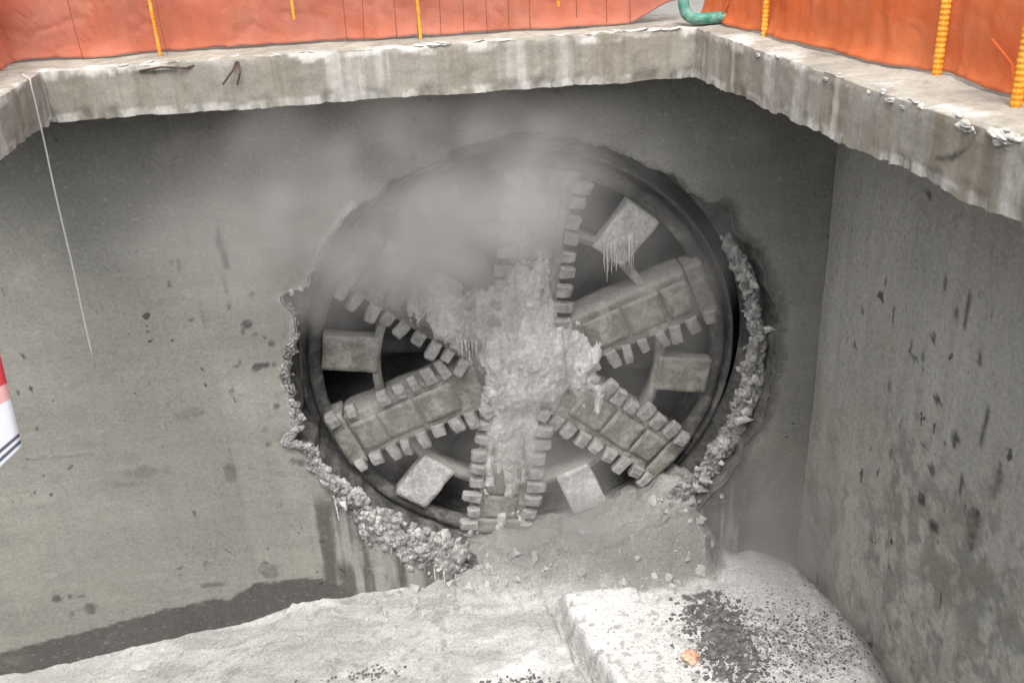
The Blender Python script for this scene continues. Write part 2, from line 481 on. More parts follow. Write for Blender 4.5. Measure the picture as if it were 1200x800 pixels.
def build_right_wall():
    st = 0.05
    ln = 13.5
    ss, zs = ggrid(-.25, ln, st), ggrid(FLOOR, ZB + 0.02, st)
    S, Z = np.meshgrid(ss, zs, indexing='ij')
    off = 0.05 * (fbm(S * 1.3, Z * 0.6, 0, 121, 4) - 0.5) + 0.03 * (fbm(S * 4, Z * 2.2, 0, 122, 3) - 0.5)
    off = off + 0.05 * sstep(-0.6, -2.2, Z) * (fbm(S * 5, Z * 4, 0, 125, 4) - .5)
    X = XR_W + TA * S + off
    base = np.ones(X.shape + (3,)) * np.array((0.48, 0.475, 0.43))
    base *= (0.8 + 0.4 * fbm(S * 1.6, Z * 0.35, 0, 131, 4))[..., None]
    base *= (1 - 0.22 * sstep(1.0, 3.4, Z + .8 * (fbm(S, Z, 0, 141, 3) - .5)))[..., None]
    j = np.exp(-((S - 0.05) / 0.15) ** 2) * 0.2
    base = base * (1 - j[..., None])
    # mossy scoured patch low down
    ms = sstep(0.5, 0.62, fbm(S * 6.5, Z * 3.6, 0, 151, 5, .6) + 0.20 * np.exp(-((S - 3.3) / 1.6) ** 2 - ((Z + 1.2) / 1.3) ** 2) - 0.06)
    ms = ms * sstep(1.2, -0.8, Z) * sstep(0.8, 2.0, S)
    base = base * (1 - 0.38 * ms[..., None])
    tan = sstep(0.52, 0.66, fbm(S * 5 + 9, Z * 3.2, 0, 161, 5, .6)) * sstep(0.6, -1.2, Z)
    base = base * (1 - .5 * tan[..., None]) + np.array((0.27, 0.25, 0.195)) * .5 * tan[..., None]
    for (s, cz, rx, rz) in ((2.75, 1.85, .04, .22), (2.6, 1.75, .05, .08), (2.35, 2.0, .04, .1), (3.05, 1.4, .05, .1), (2.3, 1.3, .05, .08), (2.0, .9, .06, .05), (2.5, .6, .06, .06),
                            (2.2, .2, .06, .05), (2.9, .3, .05, .12), (2.6, -.3, .07, .07), (3.1, -.2, .05, .2), (2.5, -.8, .09, .1), (2.8, -1.0, .1, .1), (1.9, 2.9, .06, .05),
                            (3.3, .7, .04, .25), (2.75, .15, .05, .05), (2.15, 1.0, .05, .06), (2.4, -.1, .05, .05), (1.6, .3, .05, .06), (3.6, .2, .06, .25), (3.4, -.6, .12, .3)):
        base = stain(base, S, Z, s, cz, rx, rz, (0.06, 0.06, 0.056), .9, int(s * 37 + abs(cz) * 11) % 91, 0.4)
    V = np.stack([X, -S, Z], -1).reshape(-1, 3)
    F = grid_faces(len(ss), len(zs))[:, ::-1]
    o = link('shaft_wall', mesh('shaft_wall', V, F, base.reshape(-1, 3)), M['wall_right'])
    tag(o, 'streaked dark concrete side wall meeting the back wall beside the muck mound', 'wall', 'walls of the shaft')
build_right_wall()

mb = MB(); mb.box(XL_W - 0.5, XL_W, Y_FRONT - 1.5, -0.05, FLOOR, ZB - 0.003)
o = mb.build('shaft_wall', None)
o.data.color_attributes.new('col', 'FLOAT_COLOR', 'POINT').data.foreach_set('color', [0.2, 0.195, 0.185, 1] * len(o.data.vertices))
o.data.materials.append(M['wall_right']); tag(o, 'concrete shaft wall on the side of the red and white flag', 'wall', 'walls of the shaft')
mb = MB(); mb.box(XL_W - 0.5, 7.5, Y_FRONT - 2.1, Y_FRONT - 1.6, FLOOR, ZB - 0.003)
o = mb.build('shaft_wall', None)
o.data.color_attributes.new('col', 'FLOAT_COLOR', 'POINT').data.foreach_set('color', [0.2, 0.195, 0.185, 1] * len(o.data.vertices))
o.data.materials.append(M['wall_right']); tag(o, 'concrete shaft wall under the spot the picture is taken from', 'wall', 'walls of the shaft')

# ------------------------------------------------------------------ capping beams with ragged lower edges
def capping_beam(label, p0, p1, depth, seed, rag=0.05, step=0.035, extra=None, brown=0.0, lit=1.0):
    """p0 -> p1 runs along the opening edge, the shaft on the right-hand side of the walk; depth goes away from the shaft"""
    p0, p1 = np.array(p0, float), np.array(p1, float)
    L = np.linalg.norm(p1 - p0)
    t = (p1 - p0) / L
    nrm = np.array([-t[1], t[0]])                # away from the shaft
    ns = int(L / step) + 1
    s = np.linspace(0, L, ns)
    rows = []
    H = ZT - ZB
    low = rag * .8 * (fbm(s * 1.3, seed, 0, seed, 3) - .5) * 2 + rag * 1.0 * sstep(.46, .66, fbm(s * 4, seed, 0, seed + 3, 4)) + rag * .25 * (fbm(s * 18, seed, 0, seed + 4, 2) - .5) * 2
    lowz = ZB + low
    topw = 0.006 + 0.05 * sstep(.5, .72, fbm(s * 3.2, seed + 5, 0, seed + 5, 4)) + .01 * fbm(s * 20, 2, 0, seed + 6, 2)
    # profile rows: (offset away from shaft, z)
    rows.append((np.full(ns, depth), np.full(ns, ZT - 0.004)))
    for k in range(10, 0, -1):
        off = topw + (depth - 0.1) * (k / 10.0) ** 1.3
        rows.append((off, ZT + 0.02 * (fbm(s * 4, off * 4, 0, seed + 9, 3) - .5) * (1 if k < 10 else 0)))
    rows.append((topw, ZT - 0.008 + 0.02 * (fbm(s * 9, 1, 0, seed + 11, 3) - .5)))
    nr = 15
    for k in range(nr + 1):
        f = k / nr
        z = (ZT - 0.016) * (1 - f) + lowz * f
        o = 0.03 * (fbm(s * 2.4, z * 2.4, 0, seed + 13, 4) - .5) + 0.012 * (fbm(s * 13, z * 13, 0, seed + 14, 2) - .5)
        if k == 0: o = o + 0.008
        chip = sstep(0.72, 1.0, f) * sstep(.54, .62, fbm(s * 7, 0, 0, seed + 15, 4)) * 0.035
        rows.append((o + chip, z))
    rows.append((np.full(ns, 0.10) + .05 * fbm(s * 8, 3, 0, seed, 2), lowz + 0.012))
    rows.append((np.full(ns, 0.35), np.full(ns, ZB + 0.03)))
    rows.append((np.full(ns, depth), np.full(ns, ZB + 0.03)))
    nv = len(rows)
    V = np.zeros((ns, nv, 3)); C = np.zeros((ns, nv, 3))
    for j, (o, z) in enumerate(rows):
        V[:, j, 0] = p0[0] + t[0] * s + nrm[0] * o
        V[:, j, 1] = p0[1] + t[1] * s + nrm[1] * o
        V[:, j, 2] = z
        c = np.ones((ns, 3)) * np.array((0.30, 0.285, 0.245)) * lit
        c *= (0.86 + 0.28 * fbm(s * 1.2, z, 0, seed + 21, 3))[:, None]
        face = 12 <= j <= 12 + nr
        if face:
            bw = brown * sstep(.38, .6, fbm(s * 2.0, 0, 0, seed + 22, 2)) * (.25 + .75 * sstep(.4, .62, fbm(s * 9, z * .5, 0, seed + 23, 3)))
            c = c * (1 - bw[:, None]) + np.array((0.19, 0.16, 0.11)) * bw[:, None]
            pl = sstep(.6, .72, fbm(s * 3.5 + 40, z * .5, 0, seed + 24, 3)) * .7
            c = c * (1 - pl[:, None]) + np.array((0.50, 0.49, 0.46)) * pl[:, None]
            fz = (j - 12) / nr
            if fz > 0.86:
                rim = sstep(.48, .6, fbm(s * 6, fz * 3, 0, seed + 26, 3)) * .7
                c = c * (1 - rim[:, None]) + np.array((0.55, 0.54, 0.51)) * rim[:, None]
        elif j < 12:
            d2 = sstep(.5, .65, fbm(s * 2, o * 5, 0, seed + 27, 4))
            c = c * (1.12 - .3 * d2[:, None])
        if 10 <= j <= 14:                 # crusted cement along the arris
            cr = sstep(.54, .62, fbm(s * 3.2, j * .25, 0, seed + 28, 5, .6)) * .75
            c = c * (1 - cr[:, None]) + np.array((0.62, 0.605, 0.57)) * cr[:, None]
        if extra: c = extra(c, s, z, j)
        C[:, j] = c
    F = grid_faces(ns, nv)[:, ::-1]
    V = V.reshape(-1, 3)
    F = F.tolist()
    F.append([j for j in range(nv)]); F.append([(ns - 1) * nv + j for j in range(nv)][::-1])
    o = link('capping_beam', mesh('capping_beam', V, F, C.reshape(-1, 3)), M['beam'])
    o.data.set_sharp_from_angle(angle=R2(32))
    tag(o, label, 'concrete beam', 'capping beams round the shaft opening')
    return o

def crack_pts(pts, w):
    def fn(c, s, z, j):
        if not np.isscalar(z) or True:
            for (sa, za), (sb, zb) in zip(pts[:-1], pts[1:]):
                dx, dz = sb - sa, zb - za
                tt = np.clip(((s - sa) * dx + (z - za) * dz) / (dx * dx + dz * dz), 0, 1)
                d = np.hypot(s - sa - dx * tt, z - za - dz * tt)
                k = (1 - sstep(w * .4, w, d)) * .85
                c = c * (1 - k[:, None]) + np.array((0.05, 0.045, 0.04)) * k[:, None]
        return c
    return fn

beam_back = capping_beam('pale concrete beam with chipped lower edge above the breakthrough hole', (-9.0, -D), (XR_W + 1.0, -D), 0.95, 200, 0.014,
                         extra=crack_pts([(4.75, 4.62), (4.95, 4.6), (5.2, 4.63)], 0.03), brown=0.25)
right_end = (XR_OPEN + TA * (-Y_FRONT - D), Y_FRONT)
beam_right = capping_beam('brown streaked concrete beam carrying the yellow ribbed posts', (XR_OPEN, -D - 0.012), right_end, 2.7, 300, 0.024,
                          extra=crack_pts([(4.72, 4.66), (4.66, 4.52), (4.5, 4.40), (4.35, 4.36)], 0.028), brown=0.85)
beam_left = capping_beam('short stretch of concrete beam running towards the flag corner', (XL_OPEN, Y_FRONT), (XL_OPEN, -D - 0.012), .75, 400, 0.04, brown=0.3)  # made narrow, open sky added beyond it to light the back wall
beam_front = capping_beam('concrete beam under the place where the flag pole stands', (right_end[0] - 0.01, Y_FRONT - 0.02), (XL_OPEN, Y_FRONT - 0.02), 2.4, 500, 0.04, brown=0.3, step=0.1)

# surrounding ground: one sheet round the opening
mb = MB()
gz = ZT - 0.02
ox0, ox1, oy0, oy1 = XL_W + 0.02, XR_W + 0.9, Y_FRONT - 2.2, 0.03
B = 90
def quad(x0, x1, y0, y1): mb.add([(x0, y0, gz), (x1, y0, gz), (x1, y1, gz), (x0, y1, gz)], [(0, 1, 2, 3)])
quad(-B, B, oy1, B); quad(-B, B, -B, oy0); quad(-B, ox0, oy0, oy1)
quad(ox1 - .6, B, oy0, oy1)
g = mb.build('ground', M['ground']); tag(g, kind='structure')

# mortar and crumbs along the lips of the beams: parts of the beams
def blob_mesh(name, seed, sub=2, rough=0.35):
    import bmesh
    bm = bmesh.new()
    bmesh.ops.create_icosphere(bm, subdivisions=sub, radius=1.0)
    v = np.array([q.co[:] for q in bm.verts])
    n = fbm(v[:, 0] * 1.4 + seed, v[:, 1] * 1.4, v[:, 2] * 1.4, seed, 3) - .5
    for q, k in zip(bm.verts, n): q.co *= 1 + rough * 2 * k
    me = bpy.data.meshes.new(name); bm.to_mesh(me); bm.free()
    return me

def chunk_mesh(name, seed):
    """angular fragment: convex hull of a few random points"""
    import bmesh
    rg = np.random.default_rng(seed)
    bm = bmesh.new()
    for q in rg.normal(size=(11, 3)):
        q = q / np.linalg.norm(q) * rg.uniform(.7, 1.1)
        bm.verts.new(q)
    r = bmesh.ops.convex_hull(bm, input=bm.verts)
    bmesh.ops.delete(bm, geom=[e for e in r['geom_interior'] if isinstance(e, bmesh.types.BMVert)], context='VERTS')
    me = bpy.data.meshes.new(name); bm.to_mesh(me); bm.free()
    return me

MORTAR = []
for i in range(6):
    q = blob_mesh('mortar_lump', 40 + i, 3, .5)
    q.materials.append(M['mortar']); MORTAR.append(q)
def lump(parent, x, y, z, sx, sy, sz, rz=0.0):
    o = link('mortar_lump', random.choice(MORTAR), None, parent)
    o.location = (x, y, z); o.scale = (sx, sy, sz); o.rotation_euler = (random.uniform(-.25, .25), random.uniform(-.25, .25), rz)
    return o
rr = random.Random(3)
def on_right(s_, inn=0.0):
    return XR_OPEN + math.sin(.1738) * s_ + inn * math.cos(.1738), -D - math.cos(.1738) * s_ + inn * math.sin(.1738)
for s0, n_, w_ in ((1.1, 4, .05), (1.6, 5, .06), (2.6, 3, .05), (3.5, 5, .06), (4.0, 6, .08), (4.75, 14, .09), (5.2, 16, .10), (5.7, 16, .11), (6.2, 12, .11), (6.8, 8, .11)):
    for _ in range(n_):
        x_, y_ = on_right(s0 + rr.uniform(-.32, .32), rr.uniform(.0, .07))
        lump(beam_right, x_, y_, ZT - rr.uniform(.0, .07), w_ * rr.uniform(.25, .5), w_ * rr.uniform(.4, 1.3), w_ * rr.uniform(.2, .4), -.17)
for x0, n_, w_ in ((-2.3, 2, .04), (-1.05, 4, .06), (-.6, 2, .04), (.3, 3, .04), (.9, 5, .05), (1.2, 6, .06), (1.6, 5, .06), (-2.6, 3, .04), (-3.1, 2, .04), (-4.3, 3, .04), (-3.6, 2, .04)):
    for _ in range(n_):
        w2 = w_ * rr.uniform(.6, 1.2)
        lump(beam_back, x0 + rr.uniform(-.2, .2), -D + rr.uniform(.02, .12), ZT - .004, w2 * 1.5, w2 * .6, w2 * .3)
# bent reinforcement stubs in the back beam
for pts in ([(-3.16, -D - .01, 4.66), (-3.2, -D - .06, 4.58), (-3.33, -D - .07, 4.44)], [(-3.14, -D - .01, 4.66), (-3.13, -D - .06, 4.55), (-3.18, -D - .06, 4.42)],
            [(-4.2, -D - .01, 4.63), (-3.95, -D - .03, 4.66), (-3.7, -D - .02, 4.63), (-3.55, -D + .03, 4.66)]):
    mb = MB(); mb.tube(pts, .012, 6); mb.build('bent_rebar', M['rust'], beam_back)

# ------------------------------------------------------------------ orange net fences
def fence(name, label, pts, h, mat, seed, lift=None, amp=.05):
    root = empty(name, (pts[0][0], pts[0][1], ZT))
    P = np.array(pts, float)
    seg = np.linalg.norm(np.diff(P, axis=0), axis=1); cum = np.concatenate([[0], np.cumsum(seg)])
    L = cum[-1]
    ns, nz = int(L / .028) + 1, 48
    s = np.linspace(0, L, ns)
    px, py = np.interp(s, cum, P[:, 0]), np.interp(s, cum, P[:, 1])
    tx, ty = np.gradient(px), np.gradient(py)
    ln = np.hypot(tx, ty); nx, ny = -ty / ln, tx / ln
    S, K = np.meshgrid(s, np.linspace(0, 1, nz), indexing='ij')
    fold = amp * (fbm(S * 2.6, K * .7, 0, seed, 3) - .5) * 2 + .004 * np.sin(S * 31 + 3 * fbm(S * .7, K, 0, seed + 1, 2)) * (0.4 + fbm(S * .6, 0, 0, seed + 4, 2))
    wr = 1 - np.abs(fbm(S * 3.1 + K * 2.2, K * 3.4 - S * .6, 0, seed + 6, 4) - .5) * 4
    fold = fold + .013 * np.clip(wr, 0, 1) ** 3 * (0.3 + fbm(S * .8, K, 0, seed + 7, 2))
    fold = fold + .09 * np.sin(np.pi * K) * (fbm(S * .9, K * .8, 0, seed + 8, 2) - .5) * 2
    fold = fold - .16 * np.exp(-K / .06) * fbm(S * 1.5, 0, 0, seed + 2, 3)       # skirt kicks out over the beam
    base = .012 + .03 * fbm(S * 3, 0, 0, seed + 3, 3)
    if lift is not None: base = base + lift(S)
    Z = base + K * (h - base)
    V = np.stack([px[:, None] + nx[:, None] * fold, py[:, None] + ny[:, None] * fold, ZT + Z], -1).reshape(-1, 3)
    V[:, :2] -= np.array(pts[0][:2]); V[:, 2] -= ZT
    o = link('net', mesh('net', V, grid_faces(ns, nz)), mat, root)
    so = o.modifiers.new('thick', 'SOLIDIFY'); so.thickness = .004
    tag(root, label, 'fence', 'orange net fences round the opening')
    return root

def loc(root, p): return (p[0] - root.location.x, p[1] - root.location.y, p[2] - ZT)

fb = fence('net_fence', 'salmon orange net fence along the back beam with dark vertical wires',
           [(-6.1, -.2), (-2.0, -.26), (.2, -.36), (1.78, -.36)], 1.35, M['net_back'], 600, lift=lambda S: .2 * sstep(7.25, 7.85, S) ** 1.5)
fr = fence('net_fence', 'bright orange net fence bulging between yellow posts on the streaked beam',
           [(2.14, -.2), (2.45, -1.5), (2.72, -2.65), (2.95, -3.3), (3.28, -4.0), (3.42, -5.0), (3.75, -6.9), (4.1, -8.8)], 1.35, M['net_right'], 650, amp=.06)
fl = fence('net_fence', 'short pinkish orange net fence turning the corner above the rope',
           [(-5.62, -6.0), (-5.62, -3.0), (-5.66, -.9), (-5.76, -.05)], 1.35, M['net_back'], 690)
# dark vertical wires on the back net
for x_, top, lean in ((-4.92, 1.3, .02), (-4.0, 1.3, 0.02), (-1.98, 1.3, .01), (-1.72, 1.3, -.06), (-1.42, 1.3, .01), (-1.17, 1.3, 0), (-.92, 1.3, .01), (-.65, 1.3, .0), (-.4, 1.3, .01), (-.14, 1.3, .0), (.1, 1.3, .0),
                      (.98, 1.3, 0), (1.25, 1.3, 0), (.62, 1.3, .02)):
    mb = MB()
    mb.tube([loc(fb, (x_ + lean * (1 - k / 4) + .008 * math.sin(k * 2 + x_), -.42 + .015 * math.sin(k + x_ * 3), ZT + .01 + top * k / 4)) for k in range(5)], .0045, 5)
    mb.build('vertical_wire', M['wire'], fb)
def ribbed_post(root, p, r, h, z0=0.0):
    mb = MB()
    n = int((h - z0) / .022)
    pts = [loc(root, (p[0], p[1], ZT + z0 + k * .022 / 2)) for k in range(2 * n)]
    mb.tube(pts, r, 10, True, [r * (1.0 if (k // 2) % 2 else .90) for k in range(2 * n)])
    return mb.build('ribbed_post', M['post'], root)
ribbed_post(fb, (-4.05, -.44), .02, 1.35); ribbed_post(fb, (-1.15, -.47), .02, 1.35)
ribbed_post(fb, (-2.53, -.42), .018, 1.35, .30); ribbed_post(fb, (.42, -.52), .018, 1.35, .27)
ribbed_post(fr, (2.43, -1.66), .034, 1.4); ribbed_post(fr, (3.18, -3.95), .043, 1.4); ribbed_post(fr, (3.22, -5.12), .046, 1.4); ribbed_post(fr, (3.62, -6.9), .055, 1.4)
for (a, b, c) in (((3.25, -4.6, 5.1), (3.3, -4.85, 4.95), (3.24, -5.05, 4.75)), ((2.2, -.62, 5.1), (2.23, -.72, 4.9), (2.2, -.78, 4.75)), ((2.3, -.72, 5.1), (2.28, -.8, 4.92), (2.2, -.8, 4.76))):
    mb = MB(); mb.tube([loc(fr, q) for q in (a, b, c)], .012, 6); mb.build('net_cord', M['net_right'], fr)

# green hose lying over the corner of the beams
mb = MB()
pts = []
ctrl = [(1.80, -.62, 5.6), (1.80, -.66, 5.15), (1.80, -.70, 4.95), (1.82, -.74, 4.84), (1.88, -.76, 4.785), (1.98, -.77, 4.77), (2.12, -.77, 4.77), (2.32, -.76, 4.775), (2.7, -.5, 4.78), (3.3, .0, 4.77)]
for i in range(len(ctrl) - 1):
    a, b = Vector(ctrl[i]), Vector(ctrl[i + 1])
    for k in range(5): pts.append(a.lerp(b, k / 5))
pts.append(Vector(ctrl[-1]))
for _ in range(3): pts = [pts[0]] + [(pts[i - 1] + pts[i] * 2 + pts[i + 1]) / 4 for i in range(1, len(pts) - 1)] + [pts[-1]]
mb.tube(pts, .062, 12)
tag(mb.build('hose', M['hose'], None, True), 'green hose bending over the corner where two beams meet', 'hose')

# pale rope hanging in the shaft
mb = MB()
mb.tube([(-5.27, -1.25, 4.74), (-5.20, -1.27, 4.70)] + [(-5.205 - .10 * (k / 14), -1.27 + .01 * math.sin(k * .9), 4.64 - 3.3 * k / 14) for k in range(15)], .010, 6)
tag(mb.build('rope', M['rope'], None, True), 'thin pale rope hanging down the shaft from the corner beam', 'rope')

# ------------------------------------------------------------------ the boring machine
TC = Vector((-.12, .62, -.15))
tbm = empty('tunnel_boring_machine', TC)
tag(tbm, 'dusty six-spoked cutterhead of a tunnel boring machine breaking through the wall', 'boring machine')
RCH = 3.06

def annulus(name, prof, mat, n=160, seed=0, amp=0.0, parent=tbm):
    """prof: list of (radius, y) going round the section"""
    th = np.linspace(0, 2 * np.pi, n, endpoint=False)
    k = len(prof)
    V = []
    for a in th:
        for (r, y) in prof: V.append((r * math.cos(a), y, r * math.sin(a)))
    V = np.array(V)
    if amp:
        V += ((fbm(V[:, 0] * 3, V[:, 2] * 3, V[:, 1] * 3, seed, 3) - .5) * 2 * amp)[:, None] * np.array([0, 1, 0])
    F = []
    for i in range(n):
        for j in range(k):
            F.append((i * k + j, i * k + (j + 1) % k, ((i + 1) % n) * k + (j + 1) % k, ((i + 1) % n) * k + j))
    return link(name, mesh(name, V, F), mat, parent)

annulus('outer_rim', [(2.86, .20), (2.95, .15), (3.02, .15), (3.06, .2), (3.07, .5), (2.95, .5), (2.88, .35)], M['rim'], seed=5, amp=.06)
annulus('inner_ring', [(2.02, .10), (2.14, .10), (2.14, .42), (2.02, .42)], M['steel'], seed=6, amp=.015)
annulus('shield', [(3.14, .24), (3.19, .22), (3.19, 2.6), (3.14, 2.6)], M['rim'])
annulus('bulkhead', [(.02, 1.35), (3.17, 1.35), (3.17, 1.45), (.02, 1.45)], M['dark_steel'], seed=9, amp=.03)

def displaced_box(x0, x1, y0, y1, z0, z1, step, amp, seed, taper=None):
    """closed box with subdivided faces, then pushed about a little"""
    import bmesh
    bm = bmesh.new()
    nx, ny, nz = [max(1, int(round((b - a) / step))) for a, b in ((x0, x1), (y0, y1), (z0, z1))]
    vid = {}
    def vert(i, j, k):
        key = (i, j, k)
        if key not in vid: vid[key] = bm.verts.new((x0 + (x1 - x0) * i / nx, y0 + (y1 - y0) * j / ny, z0 + (z1 - z0) * k / nz))
        return vid[key]
    for i in range(nx):
        for j in range(ny):
            for k in (0, nz):
                q = [vert(i, j, k), vert(i + 1, j, k), vert(i + 1, j + 1, k), vert(i, j + 1, k)]
                bm.faces.new(q if k else q[::-1])
    for i in range(nx):
        for k in range(nz):
            for j in (0, ny):
                q = [vert(i, j, k), vert(i, j, k + 1), vert(i + 1, j, k + 1), vert(i + 1, j, k)]
                bm.faces.new(q if j else q[::-1])
    for j in range(ny):
        for k in range(nz):
            for i in (0, nx):
                q = [vert(i, j, k), vert(i, j + 1, k), vert(i, j + 1, k + 1), vert(i, j, k + 1)]
                bm.faces.new(q if i else q[::-1])
    co = np.array([v.co[:] for v in bm.verts])
    n = fbm(co[:, 0] * 4 + seed, co[:, 1] * 4, co[:, 2] * 4, seed, 4) - .5
    n2 = fbm(co[:, 0] * 4 + seed + 50, co[:, 1] * 4, co[:, 2] * 4, seed + 7, 4) - .5
    cy, cz = (y0 + y1) / 2, (z0 + z1) / 2
    for v, a, b in zip(bm.verts, n, n2):
        if taper: v.co = taper(v.co)
        v.co.y += a * 2 * amp
        v.co.z += b * amp
    me = bpy.data.meshes.new('box'); bm.to_mesh(me); bm.free()
    return me

def bit_mesh(seed):
    """scraper tooth: block whose working edge is proud and slopes back to the spoke"""
    rg = np.random.default_rng(seed)
    w, l, t = .086, .27, .13
    j = lambda: rg.uniform(-.012, .012)
    sec = [(0.0, t * .9, 1.0), (l * .45, t, 1.0), (l * .88, t * .92, .93), (l, t * .55, .82)]     # (out, height, width)
    v, f = [], []
    for (o, h, q) in sec:
        for (a, b) in ((-1, 0), (1, 0), (1, .78), (.72, 1), (-.72, 1), (-1, .78)):
            v.append((a * w * q + j(), -(h * b) + j() * .6, o + j()))
    k = 6
    for i in range(len(sec) - 1):
        for a in range(k): f.append((i * k + a, i * k + (a + 1) % k, (i + 1) * k + (a + 1) % k, (i + 1) * k + a))
    f.append(tuple(range(k))[::-1]); f.append(tuple((len(sec) - 1) * k + a for a in range(k)))
    me = mesh('cutter_bit', v, f); me.materials.append(M['bit'])
    return me
BITS = [bit_mesh(i) for i in range(6)]
rb = random.Random(5)
SPK = [20.5, 80.5, 140.5, 200.5, 260.5, 320.5]
for si, ang in enumerate(SPK):
    a = R2(ang)
    def tp(co, _s=si):
        co = co.copy()
        f = max(0.0, 1 - (co.y - .0) / .14)                 # bevelled front edges
        co.z *= (1 - .10 * min(1.0, f))
        if co.x < .5: co.z *= .8
        return co
    me = displaced_box(.25, 2.66, 0.0, .5, -.41, .41, .06, .034, 700 + si * 13, tp)
    sp = link('spoke', me, M['steel'], tbm)
    sp.rotation_euler = (0, -a, 0)
    me = displaced_box(2.675, 2.93, -.03, .42, -.46, .43, .07, .03, 800 + si * 7)
    link('end_block', me, M['steel'], sp)
    for (q0, q1) in ((1.05, 1.62), (1.66, 2.2), (2.24, 2.63)):
        me = displaced_box(q0, q1, -.035 + rb.uniform(-.01, .01), .06, -.24 + rb.uniform(-.02, .02), .24 + rb.uniform(-.02, .02), .07, .016, 1500 + si * 31 + int(q0 * 10))
        link('wear_plate', me, M['steel'], sp)
    for side in (-1, 1):
        for k in range(9):
            if si == 0 and side > 0: continue                # this edge is caked over
            r = .74 + k * .255 + rb.uniform(-.018, .018)
            if rb.random() < .05: continue
            b = link('cutter_bit', rb.choice(BITS), None, sp, False)
            b.location = (r, .02 + rb.uniform(-.015, .02), side * .335)
            rot = Matrix.Rotation(R2(rb.uniform(-9, 9)), 4, 'Y') @ Matrix.Rotation(R2(side * rb.uniform(2, 10)), 4, 'X')
            if side < 0: rot = Matrix.Rotation(math.pi, 4, 'Y') @ rot
            b.rotation_euler = rot.to_euler()
            b.scale = (rb.uniform(.78, 1.1), rb.uniform(.8, 1.25), rb.uniform(.68, 1.1))
# short brace plates between inner ring and outer rim
for bi, ang in enumerate([50.5, 110.5, 170.5, 230.5, 290.5, 350.5]):
    me = displaced_box(2.04, 2.84, .06, .30, -.27, .27, .06, .03, 900 + bi)
    pl = link('brace_plate', me, M['crust'] if bi in (0, 3, 4) else M['steel'], tbm)
    pl.rotation_euler = (0, -R2(ang), 0)
# hub
prof = [(.02, -.22), (.35, -.2), (.6, -.08), (.75, .1), (.78, .6), (.02, .6)]
annulus('hub', prof, M['steel'], 48, 11, .03)
# struts behind the spokes, seen through the openings
for k in range(6):
    a = R2(50.5 + 60 * k)
    mb = MB(); mb.tube([(math.cos(a) * .7, .75, math.sin(a) * .7), (math.cos(a) * 2.1, .5, math.sin(a) * 2.1)], .16, 10)
    mb.build('strut', M['dark_steel'], tbm, True)

# muck caked over the middle of the cutterhead
def crust():
    st = .022
    xs, zs = ggrid(-2.2, 2.2, st), ggrid(-3.3, 2.0, st)
    X, Z = np.meshgrid(xs, zs, indexing='ij')
    # what carries the muck: hub dome and spoke faces
    lx, lz = X - TC.x, Z - TC.z
    r = np.hypot(lx, lz)
    sup = 1 - sstep(.75, 1.02, r)
    for ang in SPK:
        u, v = math.cos(R2(ang)), math.sin(R2(ang))
        along, perp = lx * u + lz * v, np.abs(-lx * v + lz * u)
        sup = np.maximum(sup, (along > 0) * (1 - sstep(.36, .47, perp)))
    front = TC.y - .02 - .19 * sstep(.85, .3, r)
    n1 = fbm(X * 1.8, Z * 1.8, 0, 1001, 5); n2 = fbm(X * 5.5, Z * 4.0, 0, 1002, 4); n3 = fbm(X * 9, Z * 1.3, 0, 1003, 4)
    n4 = fbm(X * 13, Z * 7, 0, 1004, 5, .62); n5 = fbm(X * 30, Z * 20, 0, 1005, 2)
    def g(cx, cz, rx, rz, h): return h * np.exp(-((X - cx) / rx) ** 2 - ((Z - cz) / rz) ** 2)
    T = g(-.35, .75, .75, .6, .26) + g(-1.0, 1.0, .5, .35, .16) + g(.05, .1, .55, .6, .22) + g(.4, -.2, .4, .4, .16) + g(-.35, -1.9, .5, 1.4, .17) + g(-.1, -.8, .5, .7, .16)
    T = T + g(.15, 1.3, .4, .4, .05) + g(1.0, -.85, .4, .4, .10)
    T = T + g(-.75, .75, .6, .5, .12) + g(.55, .0, .5, .45, .14) + g(.85, -.3, .45, .35, .08)
    T = T - .12 - (1 - sup) * (.06 + .20 * sstep(.9, 1.5, r)) + .20 * (n1 - .5) + .14 * (n2 - .5) + .22 * (n3 - .5) + .12 * (n4 - .5) + .03 * (n5 - .5)
    T = np.minimum(T, .09 + .10 * (n1 - .5) + .11 * (n3 - .5) + .07 * (n4 - .5) + .03 * (n5 - .5))
    Y = front - np.maximum(T, -.05)
    inside = T < 0.0
    V = np.stack([X, Y, Z], -1).reshape(-1, 3)
    F = grid_faces(len(xs), len(zs)); F = F[~inside.ravel()[F].all(1)]
    used = np.unique(F); rm = -np.ones(len(V), int); rm[used] = np.arange(len(used))
    o = link('caked_muck', mesh('caked_muck', V[used], rm[F]), M['crust'])
    so = o.modifiers.new('thick', 'SOLIDIFY'); so.thickness = .07; so.offset = -1
    tag(o, 'pale grey muck caked over the hub and lower spokes of the cutterhead', 'muck', None, 'stuff')
crust()
